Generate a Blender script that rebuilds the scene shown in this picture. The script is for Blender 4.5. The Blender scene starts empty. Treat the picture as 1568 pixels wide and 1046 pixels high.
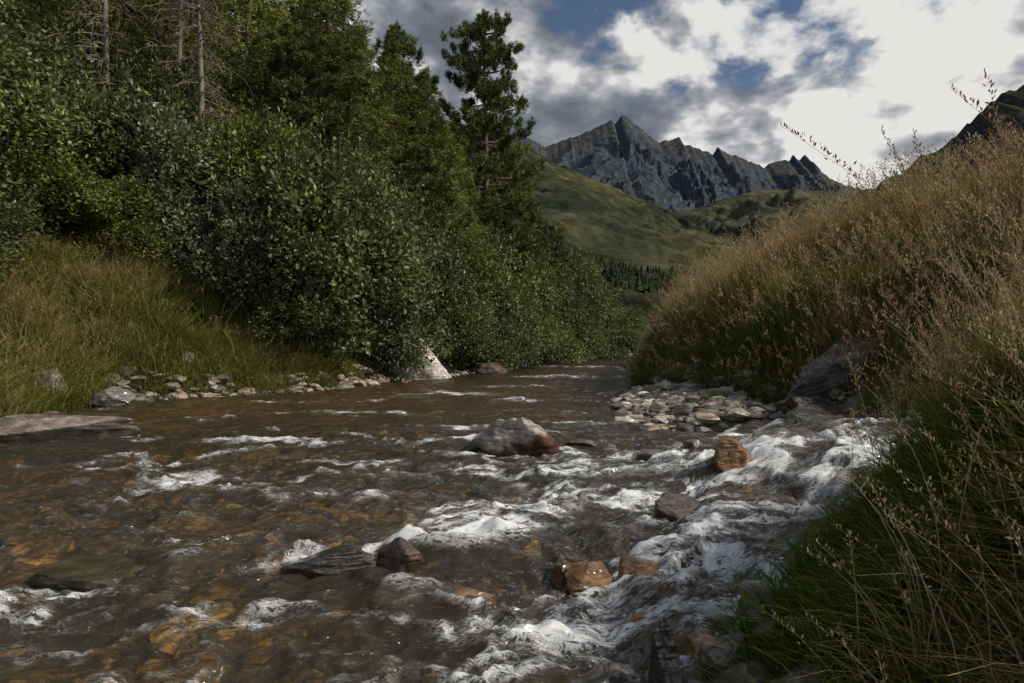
import bpy, math, numpy as np
from math import radians
R = np.random.default_rng(7)
SC = bpy.context.scene
COL = SC.collection

# ---------------------------------------------------------------- noise
def _h(ix, iy, s):
    n = (ix.astype(np.int64)*374761393 + iy.astype(np.int64)*668265263 + s*1442695041) & 0xFFFFFFFF
    n = ((n ^ (n >> 13))*1274126177) & 0xFFFFFFFF
    n = (n ^ (n >> 16))
    return (n & 0xFFFFFF)/float(0xFFFFFF)*2-1
def vn(x, y, s=0):
    x = np.asarray(x, float); y = np.asarray(y, float)
    ix = np.floor(x); iy = np.floor(y); fx = x-ix; fy = y-iy
    fx = fx*fx*fx*(fx*(fx*6-15)+10); fy = fy*fy*fy*(fy*(fy*6-15)+10)
    a = _h(ix, iy, s); b = _h(ix+1, iy, s); c = _h(ix, iy+1, s); d = _h(ix+1, iy+1, s)
    return (a*(1-fx)+b*fx)*(1-fy)+(c*(1-fx)+d*fx)*fy
def fbm(x, y, o=4, s=0, g=.5):
    r = 0; a = 1; t = 0
    for i in range(o):
        c, sn = math.cos(i*1.1), math.sin(i*1.1)
        r = r+a*vn((x*c-y*sn)*2**i, (x*sn+y*c)*2**i, s+i*17); t += a; a *= g
    return r/t
def ridged(x, y, o=5, s=0, g=.5):
    r = 0; a = 1; t = 0
    for i in range(o):
        c, sn = math.cos(i*.35), math.sin(i*.35)
        r = r+a*(1-2*np.abs(vn((x*c-y*sn)*2**i, (x*sn+y*c)*2**i, s+i*31))); t += a; a *= g
    return r/t
def sm(a, b, x):
    t = np.clip((x-a)/(b-a), 0, 1); return t*t*(3-2*t)

# ---------------------------------------------------------------- river layout
YL = [-40,-5,2,6,8,9.7,11.5,13.3,14.3,16,18.6,20.9,28.3,35.7,39,45,60,100,300]
XL = [-8,-7,-6.6,-6.8,-6.9,-7.3,-7.6,-7.3,-5.4,-4.1,-3.3,-1.9,0.4,4.6,6.6,11,24,60,240]
YR = [-40,-5,2,2.8,3.3,4,4.4,5,5.5,6,7,8.2,8.8,9.1,9.6,10.4,12,15,20,27,36,42,50,60,100,300]
XR = [6,2.5,.85,.95,1.35,2.0,2.5,3.3,3.9,4.5,5.2,5.0,3.9,2.3,1.85,1.95,2.2,2.6,3.5,4.8,8.0,12,20,31,68,250]
YB = [-40,-5,2,2.8,3.3,4,4.4,5,5.5,6,7,8.2,8.8,9.4,11,13,15,20,27,36,42,50,60,100,300]
XB = [6.2,2.6,.92,1.02,1.42,2.1,2.6,3.4,4.0,4.6,5.3,5.15,4.4,3.95,3.75,3.3,2.95,3.75,5.0,8.2,12.3,20.3,31.5,69,252]
def xl(y): return np.interp(y, YL, XL)
def xr(y): return np.interp(y, YR, XR)
def xb(y): return np.interp(y, YB, XB)
def shelf(x, y):
    xs = np.interp(y, [-5,1,2,3,4,5,6,7,8,9,10], [1.2,.6,.45,.4,.6,.9,1.05,1.3,2.2,3.2,5])
    wob = .3*vn(x*1.3, y*1.3, 5)
    s = .13*sm(0, .5, x-xs+wob)+.16*sm(.9, 1.7, x-xs+wob*1.4)
    return s*(1-sm(9.2, 10.2, y))
def pool(x, y):
    return -.10*(1-sm(2.5, 5.5, y-.25*x))
def W0(x, y): return shelf(x, y)+pool(x, y)
def ground(x, y):
    x = np.asarray(x, float); y = np.asarray(y, float)
    w = W0(x, y)
    n = fbm(x*.5, y*.5, 4, 11)
    far = 1-sm(36, 48, y)
    tl = xl(y)+.25*vn(y*1.1, 0*y, 3)-x
    s1 = .12+.88*far
    hl = np.where(tl > 0, .12*sm(0, .3, tl)+s1*(.85*np.clip(tl-.15, 0, 2.4)+.45*np.clip(tl-2.5, 0, 40)), 0)
    hl = np.minimum(hl, 24+4*fbm(x*.02, y*.02, 3, 4))
    tr0 = x-xr(y)-.1*vn(y*2.1, 0*y, 8); tr = x-xb(y)-.2*vn(y*1.3, 0*y+3, 9)
    near = 1-sm(4.5, 7.5, y)
    s2 = (1.35-.75*near)*(.25+.75*far)
    hr = np.where(tr > 0, s2*np.clip(tr, 0, 1.3)+.34*s2*np.clip(tr-1.3, 0, 4)+.04*far*np.clip(tr-5.3, 0, 60), 0)
    hr = hr+.16*sm(0, .9, tr0)*(tr0 > 0)+.05*sm(0,.2,tr0)+.22*far*sm(.5,2.5,tr)*vn(x*.55,y*.55,15)
    ins = np.minimum(-tl, -tr0)
    bed = -.34*sm(0, 1.2, ins)*(ins > 0)
    land = np.where(ins < 0, 1, 0)
    return w*np.where(ins<0, np.exp(np.maximum(ins,-30)*.2), 1)+hl+hr+bed+n*np.where(land, .16*sm(0, 1, -ins)*(1+.02*np.abs(x)), .05)

# ---------------------------------------------------------------- mesh helper
class MB:
    def __init__(s): s.v=[]; s.q=[]; s.t=[]; s.c=[]; s.n=0; s.qm=[]; s.tm=[]
    def add(s, v, q=None, t=None, c=(1,1,1), m=0):
        v = np.asarray(v, float).reshape(-1,3); s.v.append(v)
        c = np.asarray(c, float)
        s.c.append(np.broadcast_to(c, (len(v),3)))
        if q is not None and len(q):
            q = np.asarray(q).reshape(-1,4)+s.n; s.q.append(q); s.qm.append(np.full(len(q), m))
        if t is not None and len(t):
            t = np.asarray(t).reshape(-1,3)+s.n; s.t.append(t); s.tm.append(np.full(len(t), m))
        s.n += len(v)
    def mesh(s, name, mats, smooth=True, extra=None):
        me = bpy.data.meshes.new(name)
        v = np.concatenate(s.v); c = np.concatenate(s.c)
        q = np.concatenate(s.q) if s.q else np.zeros((0,4), int)
        t = np.concatenate(s.t) if s.t else np.zeros((0,3), int)
        qm = np.concatenate(s.qm) if s.qm else np.zeros(0, int); tm = np.concatenate(s.tm) if s.tm else np.zeros(0, int)
        me.vertices.add(len(v)); me.vertices.foreach_set('co', v.astype(np.float32).ravel())
        nl = q.size+t.size; me.loops.add(nl)
        me.loops.foreach_set('vertex_index', np.concatenate([q.ravel(), t.ravel()]).astype(np.int32))
        tot = np.concatenate([np.full(len(q),4), np.full(len(t),3)]).astype(np.int32)
        st = np.concatenate([[0], np.cumsum(tot)[:-1]]).astype(np.int32)
        me.polygons.add(len(tot)); me.polygons.foreach_set('loop_start', st); me.polygons.foreach_set('loop_total', tot)
        me.polygons.foreach_set('material_index', np.concatenate([qm,tm]).astype(np.int32))
        me.polygons.foreach_set('use_smooth', np.full(len(tot), smooth))
        a = me.color_attributes.new('Col', 'FLOAT_COLOR', 'POINT')
        a.data.foreach_set('color', np.concatenate([c, np.ones((len(c),1))], 1).astype(np.float32).ravel())
        if extra:
            for k, arr in extra.items():
                at = me.attributes.new(k, 'FLOAT', 'POINT'); at.data.foreach_set('value', arr.astype(np.float32).ravel())
        for m in mats: me.materials.append(m)
        me.update(calc_edges=True); me.validate()
        return me
def obj(name, me, loc=(0,0,0), rot=0, sc=(1,1,1)):
    o = bpy.data.objects.new(name, me); COL.objects.link(o)
    o.location = loc; o.rotation_euler = (0,0,rot); o.scale = sc if hasattr(sc,'__len__') else (sc,sc,sc)
    return o
def gridfaces(nx, ny):
    i = np.arange(nx-1)[None,:]; j = np.arange(ny-1)[:,None]
    a = j*nx+i
    return np.stack([a, a+1, a+nx+1, a+nx], -1).reshape(-1,4)

# ---------------------------------------------------------------- materials
def newmat(name):
    m = bpy.data.materials.new(name); m.use_nodes = True
    nt = m.node_tree; nt.nodes.clear(); out = nt.nodes.new('ShaderNodeOutputMaterial')
    return m, nt, out
def N(nt, typ, **kw):
    n = nt.nodes.new(typ)
    for k, v in kw.items():
        if k.startswith('i_'): n.inputs[k[2:].replace('_',' ')].default_value = v
        else: setattr(n, k, v)
    return n
def ramp(nt, pts):
    r = nt.nodes.new('ShaderNodeValToRGB'); e = r.color_ramp.elements
    while len(e) < len(pts): e.new(.5)
    for el, (p, c) in zip(e, pts):
        el.position = p; el.color = (*c, 1) if hasattr(c,'__len__') else (c,c,c,1)
    return r
def mixc(nt, typ='MIX', fac=.5):
    n = nt.nodes.new('ShaderNodeMix'); n.data_type='RGBA'; n.blend_type=typ; n.inputs[0].default_value=fac
    return n
def leafmat(name, trans=.3, gloss=.06, vary=.3, rough=.4):
    m, nt, out = newmat(name); L = nt.links.new
    c = N(nt,'ShaderNodeVertexColor', layer_name='Col')
    src = c.outputs[0]
    if vary:
        oi = N(nt,'ShaderNodeObjectInfo')
        mr = N(nt,'ShaderNodeMapRange'); mr.inputs[3].default_value = 1-vary; mr.inputs[4].default_value = 1+vary
        L(oi.outputs['Random'], mr.inputs[0])
        hs = N(nt,'ShaderNodeHueSaturation'); L(c.outputs[0], hs.inputs['Color']); L(mr.outputs[0], hs.inputs['Value']); src = hs.outputs[0]
    b = N(nt,'ShaderNodeBsdfDiffuse'); L(src, b.inputs[0]); last = b.outputs[0]
    if trans:
        t = N(nt,'ShaderNodeBsdfTranslucent'); L(src, t.inputs[0])
        mx = N(nt,'ShaderNodeMixShader'); mx.inputs[0].default_value = trans
        L(last, mx.inputs[1]); L(t.outputs[0], mx.inputs[2]); last = mx.outputs[0]
    if gloss:
        g = N(nt,'ShaderNodeBsdfGlossy'); g.inputs['Roughness'].default_value = rough
        mx = N(nt,'ShaderNodeMixShader'); mx.inputs[0].default_value = gloss
        L(last, mx.inputs[1]); L(g.outputs[0], mx.inputs[2]); last = mx.outputs[0]
    L(last, out.inputs[0])
    return m
M_leaf = leafmat('bush_leaf', .25, .02)
M_need = leafmat('conifer_needles', 0, 0)
M_grass = leafmat('grass_blades', .3, 0, 0)
def barkmat():
    m, nt, out = newmat('bark'); L = nt.links.new
    tc = N(nt,'ShaderNodeTexCoord'); mp = N(nt,'ShaderNodeMapping'); mp.inputs['Scale'].default_value=(8,8,1.5)
    L(tc.outputs['Object'], mp.inputs[0])
    n = N(nt,'ShaderNodeTexNoise', i_Scale=2.0, i_Detail=4.0); L(mp.outputs[0], n.inputs['Vector'])
    r = ramp(nt, [(.3,(.05,.035,.025)),(.7,(.2,.16,.13))]); L(n.outputs[0], r.inputs[0])
    b = N(nt,'ShaderNodeBsdfDiffuse'); L(r.outputs[0], b.inputs[0])
    L(b.outputs[0], out.inputs[0]); return m
M_bark = barkmat()
def rockmat(name, wet=0., scale=6., rough=.75):
    m, nt, out = newmat(name); L = nt.links.new
    tc = N(nt,'ShaderNodeTexCoord'); c = N(nt,'ShaderNodeVertexColor', layer_name='Col')
    n1 = N(nt,'ShaderNodeTexNoise', i_Scale=scale, i_Detail=7.0, i_Roughness=.65); L(tc.outputs['Object'], n1.inputs['Vector'])
    mp = N(nt,'ShaderNodeMapping'); mp.inputs['Rotation'].default_value=(.5,.35,0); mp.inputs['Scale'].default_value=(1.2,1.2,9)
    L(tc.outputs['Object'], mp.inputs[0])
    n2 = N(nt,'ShaderNodeTexNoise', i_Scale=scale*.35, i_Detail=4.0, i_Distortion=1.2); L(mp.outputs[0], n2.inputs['Vector'])
    r = ramp(nt, [(.3,.4),(.5,.85),(.72,1.6)]); L(n1.outputs[0], r.inputs[0])
    r2 = ramp(nt, [(.35,(.6,.57,.55)),(.55,(1,1,1)),(.68,(1.25,1.15,1.03))]); L(n2.outputs[0], r2.inputs[0])
    a = mixc(nt,'MULTIPLY',1); L(c.outputs[0], a.inputs[6]); L(r.outputs[0], a.inputs[7])
    a2 = mixc(nt,'MULTIPLY',1); L(a.outputs[2], a2.inputs[6]); L(r2.outputs[0], a2.inputs[7])
    ad = N(nt,'ShaderNodeMath', operation='ADD'); L(n1.outputs[0], ad.inputs[0]); L(n2.outputs[0], ad.inputs[1])
    bp = N(nt,'ShaderNodeBump', i_Strength=.9, i_Distance=.04); L(ad.outputs[0], bp.inputs['Height'])
    if wet:
        b = N(nt,'ShaderNodeBsdfPrincipled'); b.inputs['Roughness'].default_value=rough
        b.inputs['Coat Weight'].default_value=wet; b.inputs['Coat Roughness'].default_value=.14
    else: b = N(nt,'ShaderNodeBsdfDiffuse')
    L(a2.outputs[2], b.inputs[0]); L(bp.outputs[0], b.inputs['Normal'])
    L(b.outputs[0], out.inputs[0]); return m
M_rock = rockmat('dry_rock', 0, 6, .8)
M_wet = rockmat('wet_rock', .8, 8, .45)
def groundmat():
    m, nt, out = newmat('ground_soil'); L = nt.links.new
    tc = N(nt,'ShaderNodeTexCoord'); c = N(nt,'ShaderNodeVertexColor', layer_name='Col')
    n1 = N(nt,'ShaderNodeTexNoise', i_Scale=5.0, i_Detail=7.0, i_Roughness=.7); L(tc.outputs['Object'], n1.inputs['Vector'])
    r = ramp(nt, [(.3,.4),(.7,1.6)]); L(n1.outputs[0], r.inputs[0])
    a = mixc(nt,'MULTIPLY',1); L(c.outputs[0], a.inputs[6]); L(r.outputs[0], a.inputs[7])
    b = N(nt,'ShaderNodeBsdfDiffuse'); L(a.outputs[2], b.inputs[0])
    bp = N(nt,'ShaderNodeBump', i_Strength=.6, i_Distance=.05); L(n1.outputs[0], bp.inputs['Height']); L(bp.outputs[0], b.inputs['Normal'])
    L(b.outputs[0], out.inputs[0]); return m
M_ground = groundmat()
def hillmat(name, cols, rock=(.09,.095,.11), scale=.004, rk=(.55,.8), bumpd=.02):
    m, nt, out = newmat(name); L = nt.links.new
    tc = N(nt,'ShaderNodeTexCoord')
    n1 = N(nt,'ShaderNodeTexNoise', i_Scale=scale, i_Detail=8.0, i_Roughness=.62, i_Distortion=.6); L(tc.outputs['Object'], n1.inputs['Vector'])
    n2 = N(nt,'ShaderNodeTexNoise', i_Scale=scale*9, i_Detail=7.0, i_Roughness=.75); L(tc.outputs['Object'], n2.inputs['Vector'])
    r = ramp(nt, cols); L(n1.outputs[0], r.inputs[0])
    r3 = ramp(nt, [(.35,.4),(.5,.9),(.65,1.5)]); L(n2.outputs[0], r3.inputs[0])
    g = N(nt,'ShaderNodeNewGeometry'); sx = N(nt,'ShaderNodeSeparateXYZ'); L(g.outputs['Normal'], sx.inputs[0])
    ad = N(nt,'ShaderNodeMath', operation='MULTIPLY_ADD'); L(n2.outputs[0], ad.inputs[0]); ad.inputs[1].default_value=.5; L(sx.outputs[2], ad.inputs[2])
    mr = N(nt,'ShaderNodeMapRange'); mr.inputs[1].default_value=rk[0]+.25; mr.inputs[2].default_value=rk[1]+.25; L(ad.outputs[0], mr.inputs[0])
    a = mixc(nt); L(mr.outputs[0], a.inputs[0]); a.inputs[6].default_value=(*rock,1); L(r.outputs[0], a.inputs[7])
    a2 = mixc(nt,'MULTIPLY',1); L(a.outputs[2], a2.inputs[6]); L(r3.outputs[0], a2.inputs[7])
    b = N(nt,'ShaderNodeBsdfDiffuse'); L(a2.outputs[2], b.inputs[0])
    bp = N(nt,'ShaderNodeBump', i_Strength=.7, i_Distance=bumpd/scale); L(n2.outputs[0], bp.inputs['Height']); L(bp.outputs[0], b.inputs['Normal'])
    L(b.outputs[0], out.inputs[0]); return m

# ---------------------------------------------------------------- ground sheet
def sheet():
    xs = np.concatenate([-np.geomspace(16,7000,60)[::-1], np.linspace(-16,16,330)[1:-1], np.geomspace(16,7000,60)])
    ys = np.concatenate([[-400,-100,-40,-20,-10,-6,-3,-1], np.linspace(0,20,230), np.linspace(20,60,160)[1:], np.geomspace(60,9000,70)[1:]])
    X, Y = np.meshgrid(xs, ys)
    Z = ground(X, Y)
    fade = sm(80, 300, np.hypot(X, Y))
    Z = Z*(1-fade)+fade*(-.5+0*Z)
    ins = np.minimum(X-xl(Y), xr(Y)-X)
    tr = X-xb(Y)
    n = fbm(X*.8, Y*.8, 4, 21)[...,None]
    bed = np.clip(np.array([.25,.165,.06])*(1+.9*n), .02, .5)
    soilL = np.array([.055,.06,.022])*(1+.4*n)
    soilR = np.array([.06,.065,.022])*(1+.4*n)
    grav = np.array([.2,.18,.15])*(1+.3*n)
    c = np.where((ins > .1)[...,None], bed, np.where((X > 0)[...,None] & (X > xr(Y)-.1)[...,None], soilR, soilL))
    gm = ((X > xr(Y)-.1) & (tr < .15) & (Y > 8.8) & (Y < 15))[...,None]
    c = np.where(gm, grav, c)
    fm = sm(38, 60, Y)[...,None]*(ins < 0)[...,None]
    c = c*(1-fm)+fm*np.array([.10,.095,.04])
    mb = MB(); mb.add(np.stack([X,Y,Z],-1).reshape(-1,3), q=gridfaces(len(xs), len(ys)), c=c.reshape(-1,3))
    obj('ground', mb.mesh('ground', [M_ground]))
sheet()

# ---------------------------------------------------------------- water
FOAM = [(-2.3,10.9,.9,.2,1),(-2.9,8,.7,.2,.95),(-2.1,7.9,.5,.18,.9),(-.75,8.1,.5,.22,.95),(-.05,6.3,.5,.2,1.1),(-.3,4.5,.4,.35,1.15),
 (.05,4.9,.25,.4,1.),(.9,5.3,.55,.12,1.1),(1.6,5.4,.5,.2,1.35),(2.6,5.3,.6,.5,1.05),(3.1,6.0,.5,.5,1.0),(2.3,7.4,.5,.3,1.0),(4.0,7.6,.6,.25,.8),(-2.45,3.35,.4,.16,1.1),
 (-2.8,5.9,.22,.3,1.0),(.2,12.9,.5,.25,.8),(-1.3,14.3,.8,.25,.9),(1.5,20,1.4,.4,.9),
 (-3.6,6.9,.5,.13,.8),(-1.4,6.6,.6,.12,.85),(-.9,9.2,.6,.15,.8),(.9,9.6,.5,.15,.7),(1.4,6.3,.5,.12,1.0),
 (2.5,26,1.5,.5,.8),(.3,16.5,.9,.2,.7),(-1.2,5.3,.5,.10,.7),(3.6,5.6,.3,.3,.9),(3.9,6.6,.4,.3,.9),
 (.55,7.1,.25,.12,1.1),(-.45,7.1,.3,.1,.9),(2.0,6.0,.35,.18,1.2),(2.0,4.7,.45,.45,.85),(1.3,3.9,.35,.4,.8),(.9,3.1,.3,.4,.75),(.3,3.1,.45,.25,.75)]
r0=np.random.default_rng(5)
for k in range(100):
    y=2.6+12*r0.random()**1.1; FOAM.append((r0.uniform(-.66*y,.22*y+.4),y,r0.uniform(.15,.5),r0.uniform(.03,.08),r0.uniform(.4,.72)))
def chain(pts, w, am):
    pts=np.array(pts)
    for i in range(len(pts)-1):
        a,b=pts[i],pts[i+1]; m=max(2,int(np.hypot(*(b-a))/(w*.9)))
        for t in np.linspace(0,1,m,endpoint=False):
            p=a+(b-a)*t+r0.normal(size=2)*w*.25; FOAM.append((p[0],p[1],w*r0.uniform(.7,1.4),w*r0.uniform(.5,1.1),am*r0.uniform(.65,1.1)))
chain([(3.9,7.2),(3.1,6.5),(2.5,6.0),(1.6,5.5),(.9,5.2),(.4,4.9)],.16,1.15)
chain([(3.3,5.9),(2.8,5.2),(2.1,4.7),(1.5,4.3),(1.05,3.8),(.85,3.3),(.45,3.0),(.1,2.75)],.13,1.05)
chain([(2.3,4.3),(1.7,3.8),(1.3,3.3),(1.0,2.8),(.7,2.4)],.1,.9)
chain([(.5,5.4),(.1,5.0),(-.2,4.5),(-.7,4.1),(-1.3,3.9)],.13,.95)
chain([(.2,3.5),(-.2,3.1),(-.35,2.7),(-.5,2.4)],.06,.7)
chain([(1.6,7.4),(1.0,6.9),(.3,6.5),(-.5,6.1)],.1,.85)
chain([(-1.5,8.0),(-2.2,7.4),(-3.2,6.9),(-3.8,6.2)],.1,.7)
chain([(-1.0,6.4),(-1.9,5.9),(-2.7,5.3)],.08,.7)
def water():
    ys = np.concatenate([np.linspace(-6,1.3,20)[:-1], np.geomspace(1.3,60,840), np.geomspace(60,300,30)[1:]])
    u = np.linspace(0,1,680); nx = len(u)
    Y = np.repeat(ys[:,None], nx, 1)
    a = np.where(Y>13, xl(Y)-.7, np.minimum(xl(Y)-.7,-7.5)); b = xr(Y)+.5
    X = a+(b-a)*u[None,:]
    F = np.zeros_like(X)
    wx = X+.25*vn(X*2.2, Y*2.2, 40)+.12*vn(X*6,Y*6,44)+.06*vn(X*14,Y*14,46); wy = Y+.22*vn(X*2.0, Y*2.0, 41)+.11*vn(X*6,Y*6,45)+.06*vn(X*14,Y*14,47)
    for (fx,fy,rx,ry,am) in FOAM:
        rr = ((wx-fx)/rx)**2+((wy-fy)/ry)**2
        F = np.maximum(F, am*np.exp(-rr*.7))
    base = W0(X, Y)
    gx = np.gradient(base, axis=1)/np.gradient(X, axis=1)
    steep = np.clip(np.abs(gx)*1.3, 0, 1)
    F = np.maximum(F, .85*sm(.10,.45,steep)*(.7+.5*vn(X*1.7,Y*1.7,50)))
    T = .75+.3*F+1.15*sm(12,4,Y)*(.65+.4*vn(X*.7,Y*.7,51))
    sp = np.maximum(Y,1.5)*.004
    def band(s): return sm(.9, .35, sp*s)
    xx = X+.3*vn(X*1.5,Y*1.5,2)+.1*vn(X*5,Y*5,6); yy = Y+.3*vn(X*1.5,Y*1.5,4)+.08*vn(X*5,Y*5,7)
    z = .036*ridged(xx*1.1+yy*.4, yy*1.9, 2, 60)+.024*vn(X*2.1, Y*3.4, 66)
    z = z+.026*ridged(xx*2.5, yy*4.9, 2, 61)*band(4)+.013*ridged(xx*6, yy*10.5, 2, 62)*band(9)+.006*vn(X*19, Y*26, 63)*band(23)
    hump = .03*F*(.7+.5*vn(X*3, Y*3, 64))
    edge = sm(0,.5,np.minimum(X-xl(Y), xr(Y)-X)+.25)
    Z = base+z*T*edge*.9+hump
    rt = sm(.6,1.8,X-.15*Y)*sm(9,7.5,Y)
    s1 = ridged(xx*2.4+.9*yy, yy*7-1.5*xx, 5, 70, .65)
    al = (xx*.75+yy*.66); ac=(-xx*.66+yy*.75)
    s2 = ridged(al*1.6, ac*7.5, 5, 75, .65)
    streak = s1*(1-rt)+s2*rt
    fo = np.clip(F*(.36+1.05*streak), 0, 1.3)+.5*np.clip(z*T/.06-1.15,0,.8)*sm(14,6,Y)
    mb = MB(); mb.add(np.stack([X,Y,Z],-1).reshape(-1,3), q=gridfaces(nx, len(ys)), c=(1,1,1))
    m, nt, out = newmat('river_water'); L = nt.links.new
    tc = N(nt,'ShaderNodeTexCoord')
    at = N(nt,'ShaderNodeAttribute', attribute_name='foam')
    mp = N(nt,'ShaderNodeMapping'); mp.inputs['Scale'].default_value=(1,2.4,1); mp.inputs['Rotation'].default_value=(0,0,-.5)
    L(tc.outputs['Object'], mp.inputs[0])
    nf = N(nt,'ShaderNodeTexNoise', i_Scale=11.0, i_Detail=8.0, i_Roughness=.74, i_Distortion=1.2); L(mp.outputs[0], nf.inputs['Vector'])
    def M(op,a=None,b=None,c=None):
        n=N(nt,'ShaderNodeMath',operation=op)
        for i,v in enumerate((a,b,c)):
            if v is None: continue
            if isinstance(v,(int,float)): n.inputs[i].default_value=v
            else: L(v,n.inputs[i])
        return n.outputs[0]
    fil = M('SUBTRACT', 1.0, M('MULTIPLY', M('ABSOLUTE', M('SUBTRACT', nf.outputs[0], .5)), 7.0))
    ma = M('MULTIPLY_ADD', fil, .62, at.outputs['Fac'])
    mr = N(nt,'ShaderNodeMapRange', interpolation_type='SMOOTHSTEP'); mr.inputs[1].default_value=.62; mr.inputs[2].default_value=1.38; L(ma, mr.inputs[0])
    mr.inputs[4].default_value=.93
    nb = N(nt,'ShaderNodeTexNoise', i_Scale=8.0, i_Detail=4.0, i_Roughness=.6, i_Distortion=.6); L(mp.outputs[0], nb.inputs['Vector'])
    bp = N(nt,'ShaderNodeBump', i_Strength=.85, i_Distance=.055); L(nb.outputs[0], bp.inputs['Height'])
    bp2 = N(nt,'ShaderNodeBump', i_Strength=.35, i_Distance=.04); L(nf.outputs[0], bp2.inputs['Height'])
    fr = N(nt,'ShaderNodeFresnel', i_IOR=1.45); L(bp.outputs[0], fr.inputs['Normal'])
    tr = N(nt,'ShaderNodeBsdfTransparent'); tr.inputs[0].default_value=(.82,.71,.50,1)
    gl = N(nt,'ShaderNodeBsdfGlossy'); gl.inputs['Roughness'].default_value=.06; L(bp.outputs[0], gl.inputs['Normal'])
    df = N(nt,'ShaderNodeBsdfDiffuse'); df.inputs[0].default_value=(.12,.108,.075,1)
    m0 = N(nt,'ShaderNodeMixShader'); m0.inputs[0].default_value=.2; L(tr.outputs[0], m0.inputs[1]); L(df.outputs[0], m0.inputs[2])
    m1 = N(nt,'ShaderNodeMixShader'); L(fr.outputs[0], m1.inputs[0]); L(m0.outputs[0], m1.inputs[1]); L(gl.outputs[0], m1.inputs[2])
    fd0 = N(nt,'ShaderNodeBsdfDiffuse'); fd0.inputs[0].default_value=(.74,.77,.80,1); L(bp2.outputs[0], fd0.inputs['Normal'])
    fd = N(nt,'ShaderNodeMixShader'); fd.inputs[0].default_value=.12; L(fd0.outputs[0], fd.inputs[1]); L(gl.outputs[0], fd.inputs[2])
    m2 = N(nt,'ShaderNodeMixShader'); L(mr.outputs[0], m2.inputs[0]); L(m1.outputs[0], m2.inputs[1]); L(fd.outputs[0], m2.inputs[2])
    L(m2.outputs[0], out.inputs[0])
    obj('river_water', mb.mesh('river_water', [m], extra={'foam': fo}))
water()

# ---------------------------------------------------------------- rocks
import bmesh
def ico(sub):
    bm = bmesh.new(); bmesh.ops.create_icosphere(bm, subdivisions=sub, radius=1)
    v = np.array([x.co[:] for x in bm.verts]); f = np.array([[a.index for a in p.verts] for p in bm.faces]); bm.free(); return v, f
ICO = {k: ico(k) for k in (2,3,5)}
def rock(sub, seed, dims, ncut=12, rough=.06):
    r = np.random.default_rng(seed); v, f = ICO[sub]
    n = r.normal(size=(ncut,3)); n /= np.linalg.norm(n,axis=1)[:,None]
    for a in range(ncut):
        for b in range(a):
            if n[a]@n[b] > .75: n[a] = -n[a]
    d = r.uniform(.45,.72,ncut)
    dt = v@n.T; rad = np.where(dt > .05, d/np.maximum(dt,.05), 9).min(1); rad = np.minimum(rad, .95)
    p = v*rad[:,None]*1.25
    k = 2.3; nn = fbm(p[:,0]*k+seed, p[:,1]*k+p[:,2]*1.7, 4, seed)+fbm(p[:,2]*k+seed*2, p[:,0]*1.3*k, 4, seed+3)+.5*ridged(p[:,2]*5+p[:,0], p[:,1]*2, 3, seed+7)
    p = p*(1+rough*nn)[:,None]
    return p*np.array(dims), f
def rotz(p, a, tilt=0, ta=0):
    c,s = math.cos(ta), math.sin(ta); Q = np.array([[c,0,-s],[0,1,0],[s,0,c]])
    c,s = math.cos(tilt), math.sin(tilt); T = np.array([[1,0,0],[0,c,-s],[0,s,c]])
    c,s = math.cos(a), math.sin(a); M = np.array([[c,-s,0],[s,c,0],[0,0,1]])
    return p@Q.T@T.T@M.T
def boulder(name, x, y, z, dims, seed, col, mat, rot=0, tilt=0, ncut=14, sub=5, topcol=None, rough=.07, roll=0, taper=0, lean=0):
    p, f = rock(sub, seed, dims, ncut, rough)
    if taper: h=np.clip(p[:,2:3]/dims[2],-1,1.2); p[:,:2]*=1-taper*h; p[:,0]+=lean*h[:,0]
    p = rotz(p, rot, tilt, roll)
    c = np.broadcast_to(np.array(col), p.shape).copy()
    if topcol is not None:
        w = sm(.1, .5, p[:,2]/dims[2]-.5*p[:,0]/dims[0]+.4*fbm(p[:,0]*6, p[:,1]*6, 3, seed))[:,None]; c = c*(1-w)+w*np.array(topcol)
    mb = MB(); mb.add(p, t=f, c=c); me = mb.mesh(name, [mat], smooth=True)
    try: me.set_sharp_from_angle(angle=radians(24))
    except Exception: pass
    obj(name, me, (x,y,z))
GREY=(.26,.25,.24); AMB=(.26,.13,.035); DK=(.04,.035,.032); PALE=(.5,.48,.45); RED=(.085,.05,.036)
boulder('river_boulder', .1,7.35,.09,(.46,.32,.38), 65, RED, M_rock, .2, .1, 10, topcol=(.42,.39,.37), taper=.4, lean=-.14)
boulder('river_boulder', -.3,7.6,.0,(.25,.22,.17), 8, (.09,.07,.05), M_wet, .3)
boulder('amber_rock', 1.84,5.75,.2,(.18,.15,.32), 64, AMB, M_wet, .4, .2, 12, taper=.2, lean=-.05)
boulder('amber_rock', .40,3.6,-.02,(.15,.13,.12), 14, AMB, M_wet, .4, .1)
boulder('amber_rock', .66,3.62,.01,(.16,.12,.12), 17, (.22,.11,.03), M_wet, .9, .1)
boulder('amber_rock', .3,3.75,-.04,(.12,.12,.1), 18, (.12,.06,.02), M_wet, .9, .1)
boulder('wet_rock', -1.0,3.85,-.02,(.26,.17,.12), 21, DK, M_wet, .2)
boulder('wet_rock', -.67,3.95,-.02,(.13,.13,.11), 22, (.07,.045,.03), M_wet, .9)
boulder('wet_rock', -.4,3.5,-.09,(.42,.22,.12), 23, (.15,.09,.035), M_wet, .1)
boulder('wet_rock', -2.2,3.85,-.09,(.62,.3,.16), 25, (.06,.05,.025), M_wet, .1)
boulder('wet_rock', .58,2.5,-.02,(.10,.12,.32), 27, DK, M_wet, .5, .15, 14, taper=.5, lean=-.05)
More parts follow.
